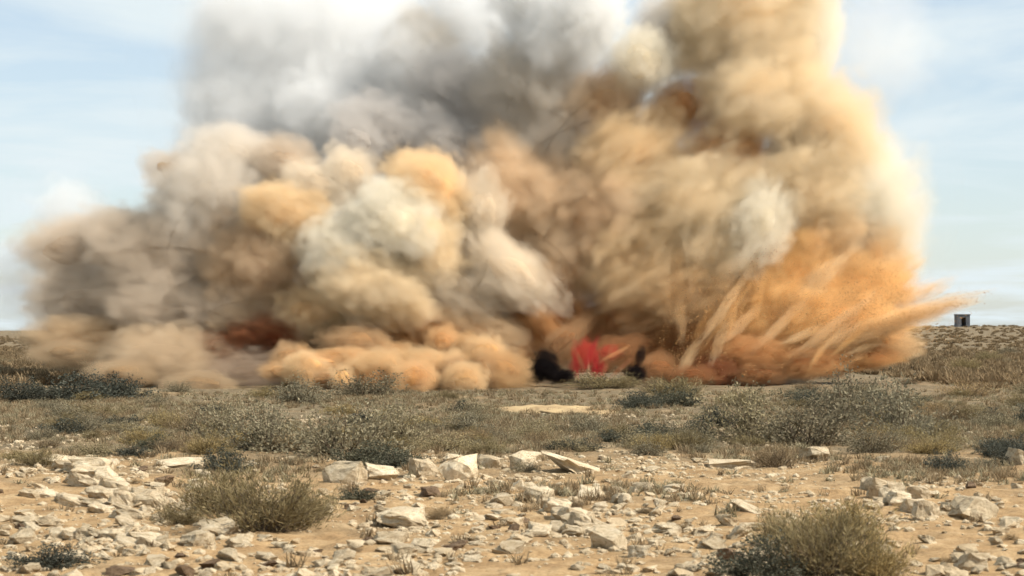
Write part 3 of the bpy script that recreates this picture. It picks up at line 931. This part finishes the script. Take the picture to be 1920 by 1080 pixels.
merged('dry_grass', TUFT, [(p, s, s, s * rg.uniform(0.6, 1.1), rg.uniform(0, 6.3), k) for k, p in enumerate(pts) for s in [rg.uniform(0.08, 0.26)]], DRY)
pts = scatter(6500, 20, 90, R(17.5), 0.75, belt_d)
merged('green_ground_cover', TUFT, [(p, s * 1.3, s * 1.3, s * rg.uniform(0.5, 0.9), rg.uniform(0, 6.3), k) for k, p in enumerate(pts) for s in [rg.uniform(0.08, 0.26)]], SAGE)
pts = scatter(10000, 60, 520, R(17.5), 0.9, lambda x, y: np.where((y < 90) & (np.abs(x) < 16), 0.0, 1.0))
FAR = [tuft(20 + k, 60, 0.75, 0.8, 0.09) for k in range(4)]
merged('far_scrub', FAR, [(p, s, s, s * rg.uniform(0.5, 0.9), rg.uniform(0, 6.3), k) for k, p in enumerate(pts) for s in [rg.uniform(0.25, 0.8)]], DRY)

# ------------------------------------------------------------------ bare earth bank in the scrub
def bank():
    p, t = spot(1030, 778); s = t / F_PX
    n, m = 28, 14
    V, Fc = [], []
    for i in range(n):
        for j in range(m):
            u, v = i / (n - 1) * 2 - 1, j / (m - 1) * 2 - 1
            wv = 1 + 0.5 * float(vnoise(np.array([u * 3.0, v * 2.0, 7.0]), 62)); x, y = u * 110 * s * wv, v * 1.7 * wv
            k = max(0, 1 - u * u) * max(0, 1 - v * v)
            z = 0.13 * k ** 0.7 * (1 + 0.4 * float(vnoise(np.array([x * 1.3, y * 1.3, 0.2]), 61))) - 0.03
            V.append((x, y + 1.6, z + th(p.x + x, p.y + y + 1.6) - p.z))
    for i in range(n - 1):
        for j in range(m - 1):
            Fc.append((i * m + j, (i + 1) * m + j, (i + 1) * m + j + 1, i * m + j + 1))
    mt = plain_material('bare_sand', (0.30, 0.20, 0.10), (0.46, 0.34, 0.18), 2.0, 0.97, 0.03)
    o = bpy.data.objects.new('sand_bank', big_mesh('sand_bank', V, np.array(Fc), mt, True))
    C.objects.link(o); o.location = p
    tag(o, kind='structure')
bank()

# ------------------------------------------------------------------ the hut on the skyline
def box(name, c, d, mat, parent):
    x, y, z = (q / 2 for q in d)
    bm = bmesh.new()
    bmesh.ops.create_cube(bm, size=1)
    for v in bm.verts: v.co = Vector((v.co.x * d[0], v.co.y * d[1], v.co.z * d[2]))
    bmesh.ops.bevel(bm, geom=bm.edges[:], offset=0.04, segments=1, affect='EDGES')
    me = bpy.data.meshes.new(name); bm.to_mesh(me); bm.free()
    me.materials.append(mat)
    o = bpy.data.objects.new(name, me); C.objects.link(o)
    o.parent = parent; o.location = c
    return o
HD = 420.0
hp = at(1804, 600, HD); hp.z = th(hp.x, hp.y) - 0.1
hut = empty('stone_hut', hp)
tag(hut, 'small grey flat roofed hut with a dark doorway on the skyline at the right', 'hut')
CONC = plain_material('weathered_concrete', (0.085, 0.09, 0.10), (0.14, 0.15, 0.16), 1.5)
px_m = HD / F_PX
hw, hh = 24 * px_m, 22.5 * px_m
box('wall', (-hw / 2 + 0.45, 0, hh / 2), (0.9, hw, hh), CONC, hut)
box('wall', (hw / 2 - 0.45, 0, hh / 2), (0.9, hw, hh), CONC, hut)
box('rear_wall', (0, hw / 2 - 0.2, hh / 2), (hw - 1.804, 0.396, hh), CONC, hut)
box('lintel', (0, -hw / 2 + 0.2, hh - 0.25), (hw - 1.804, 0.396, 0.5), CONC, hut)
box('roof', (0, 0, hh + 0.124), (hw + 0.2, hw + 0.2, 0.24), CONC, hut)
box('floor_slab', (0, 0, 0.08), (hw - 1.81, hw - 0.9, 0.2), CONC, hut)
